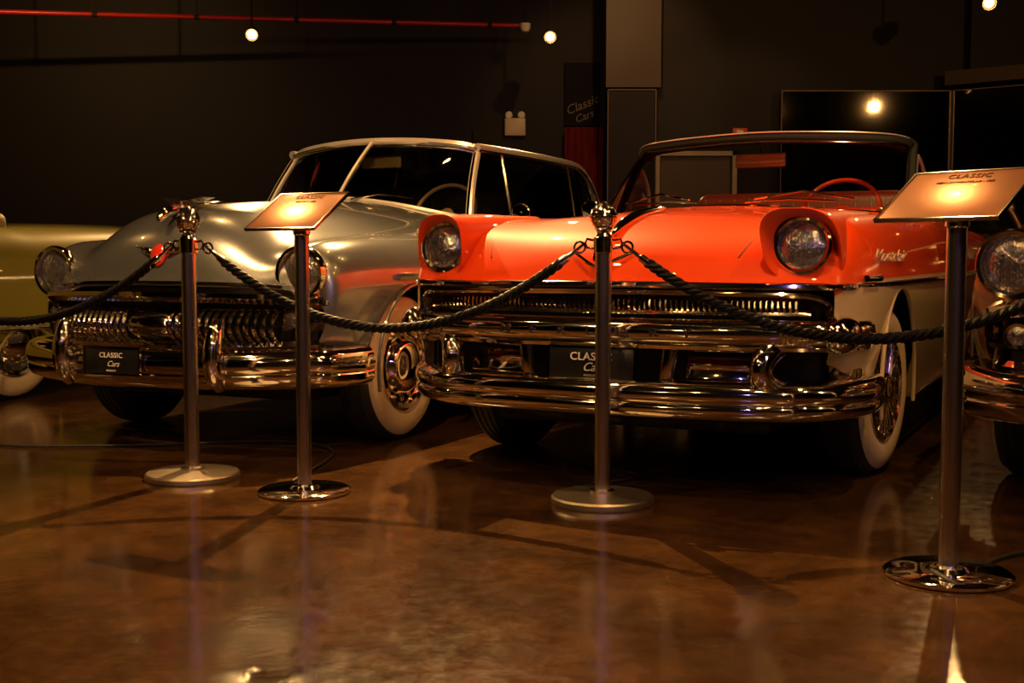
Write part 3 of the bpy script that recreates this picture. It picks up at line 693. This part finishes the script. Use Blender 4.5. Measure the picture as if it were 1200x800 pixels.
rbox('lamp_box',(0,0,0),(.2,.08,.17),pmat('beige_plastic',(.6,.48,.3),.4,noise=.05),e,.01,2)
for sx in(-1,1):
    o=G().add(*rev([(0,.03),(.03,.02),(.036,-.02),(.028,-.03),(0,-.032)],20,'Y')).ob('lamp_head',WHITE,e); o.location=(sx*.06,-.02,.11)
REDP=pmat('red_pipe_paint',(.5,.018,.008),.35,noise=.1)
g=G().add(*tube([(-7.5,9.95,2.96),(.12,11.0,2.96)],.021,10)); o=g.ob('sprinkler_pipe',REDP,None); o['label']='long red sprinkler pipe below the ceiling'; o['category']='pipe'
for i in range(9):
    h=G()
    x=-7.0+.85*i; y=9.95+(x+7.5)/7.62*1.05
    h.add(*tube([(x,y,2.96),(x,y,3.72)],.006,6)); h.add(*tube([(x-.02,y,2.96),(x+.02,y,2.96)],.026,10))
    h.ob('pipe_hanger',DARK,o)
o=G().add(*rev([(0,-.05),(.03,-.04),(.045,-.01),(.05,.03),(.0,.04)],20)).ob('security_camera',WHITE,None); o.location=(.12,10.9,2.93); o['label']='small white dome security camera'; o['category']='camera'
G().add(*tube([(0,0,.03),(0,0,.77)],.01,6)).ob('camera_stem',DARK,o)
# ---------------------------------------------------------------- lights
WARM=(1,.55,.19)
BULB=emat('warm_bulb',(1,.5,.13),260)
PBULB=emat('violet_bulb',(.35,.2,1),60)
def lamp(p,t,power,size=70,col=WARM,bulb=BULB,blend=.6,label='black ceiling spotlight with warm glowing bulb',rad=.03,br=1.5):  # default label also goes to lamps added only for their light
    P=Vector(p); dirv=(Vector(t)-P).normalized(); q=dirv.to_track_quat('-Z','Y')
    e=empty('spotlight',p,0,label,'spotlight','ceiling spotlights')
    h=G().add(*rev([(.0,.16),(.04,.155),(.05,.12),(.055,.0),(.062,-.02),(.052,-.02),(.048,.01),(.0,.02)],24)).ob('housing',DARK,e,angle=35)
    h.rotation_mode='QUATERNION'; h.rotation_quaternion=q
    b=G().add(*rev([(0,-.004),(.02*br,-.001),(.032*br,.008)],20)).ob('bulb',bulb,h); b.location=(0,0,-.012)
    G().add(*tube([(0,0,.05),(0,0,3.7-p[2])],.009,6)).ob('stem',DARK,e)
    L=bpy.data.lights.new('spot','SPOT'); L.energy=power; L.color=col; L.spot_size=D(size); L.spot_blend=blend; L.shadow_soft_size=rad
    lo=bpy.data.objects.new('spot_light',L); COL.objects.link(lo); lo.parent=e; lo.rotation_mode='QUATERNION'; lo.rotation_quaternion=q; lo.location=dirv*.05
lamp((-2.25,10.5,2.79),(-1.3,2.5,0.2),600,60,rad=.06,br=1.1)
lamp((.33,10.5,2.77),(.3,3,.3),160,60,br=1)
lamp((3.65,9.3,2.81),(2.2,3,.3),160,70,br=1)
lamp((4.63,5.7,2.79),(4.0,10.0,2.0),60,80,br=1.4)
lamp((-.42,6.8,3.25),(.45,3.4,0),1500,76,rad=.015)
lamp((-2.02,6.35,3.25),(-.80,4.4,1.05),240,40,rad=.05)  # added lamp, placed to mirror as glare on the left sign plate
lamp((1.16,5.04,3.25),(1.2,3.24,1.05),90,30,rad=.05)  # added lamp, placed so the right sign plate catches a glare
lamp((-2.4,3.9,3.25),(-1.9,5.7,1.0),240,50)
lamp((-.6,3.2,3.25),(-1.1,5.9,1.1),210,42)
lamp((.5,2.9,3.25),(.6,5.0,.9),165,44)
lamp((2.0,3.2,3.25),(1.3,5.2,.9),175,48)
lamp((1.5,5.2,3.25),(1.4,6.7,.9),140,80)
lamp((-1.0,7.6,3.25),(-1.0,6.4,1.0),130,80)
lamp((-.2,5.3,3.25),(-.4,7.0,1.3),130,50)  # added to brighten the grey car's roof and rails
lamp((-4.6,6.0,3.25),(-3.6,7.2,.8),170,75)
lamp((-.95,3.9,3.25),(-.77,4.4,1.0),80,22)
lamp((.9,2.6,3.25),(1.2,3.24,1.0),60,22)
lamp((-2.9,2.1,3.25),(-1.0,3.6,.2),120,75)  # added to light the front floor that the chrome reflects
lamp((.6,1.8,3.25),(.3,2.6,0),35,80)  # unseen lamp added to brighten the floor in front
lamp((2.6,2.0,3.25),(2.0,2.6,0),30,80)  # another added floor lamp, front right, out of view
lamp((-1.8,0,3.25),(-1.2,5.5,.5),100,42)  # added above the camera, unseen, as something for the chrome to reflect
lamp((1.6,-.4,3.25),(.8,5,.5),80,42)  # unseen lamp added behind the camera for chrome reflections
lamp((-4,-2,3.25),(-2,5,.5),40,60)  # added far behind the camera, reflects in the car fronts
lamp((4.2,1.5,3.25),(2.6,4.5,.6),60,60)
lamp((-4.3,8.6,3.3),(-4.6,11.6,2.2),80,110,br=.8)  # added wall washer that gives the left back wall its glow
lamp((.9,8.9,3.4),(.95,11.2,2.3),45,60,br=.8)  # small lamp added to light the curtain
lamp((2.2,8.6,3.4),(2.0,10.7,1.4),25,60,br=.8)  # added lamp that brightens the door
lamp((-.4,-1.6,3.0),(-.5,5,.8),55,50,(.4,.25,1),PBULB,label='black ceiling spotlight with violet bulb')
lamp((2.6,-1.8,3.0),(1.2,4.6,.8),45,50,(.4,.25,1),PBULB,label='black ceiling spotlight with violet bulb')
w=bpy.data.worlds.new('world'); scene.world=w; w.use_nodes=True; w.node_tree.nodes['Background'].inputs[0].default_value=(.05,.028,.012,1); w.node_tree.nodes['Background'].inputs[1].default_value=.1
cam=bpy.data.cameras.new('camera'); co=bpy.data.objects.new('camera',cam); COL.objects.link(co)
co.location=(0,0,.88); co.rotation_euler=(D(90-4.09),0,0); cam.lens=42; cam.sensor_width=36; cam.clip_end=60
scene.camera=co
scene.view_settings.view_transform='Standard'; scene.view_settings.look='None'
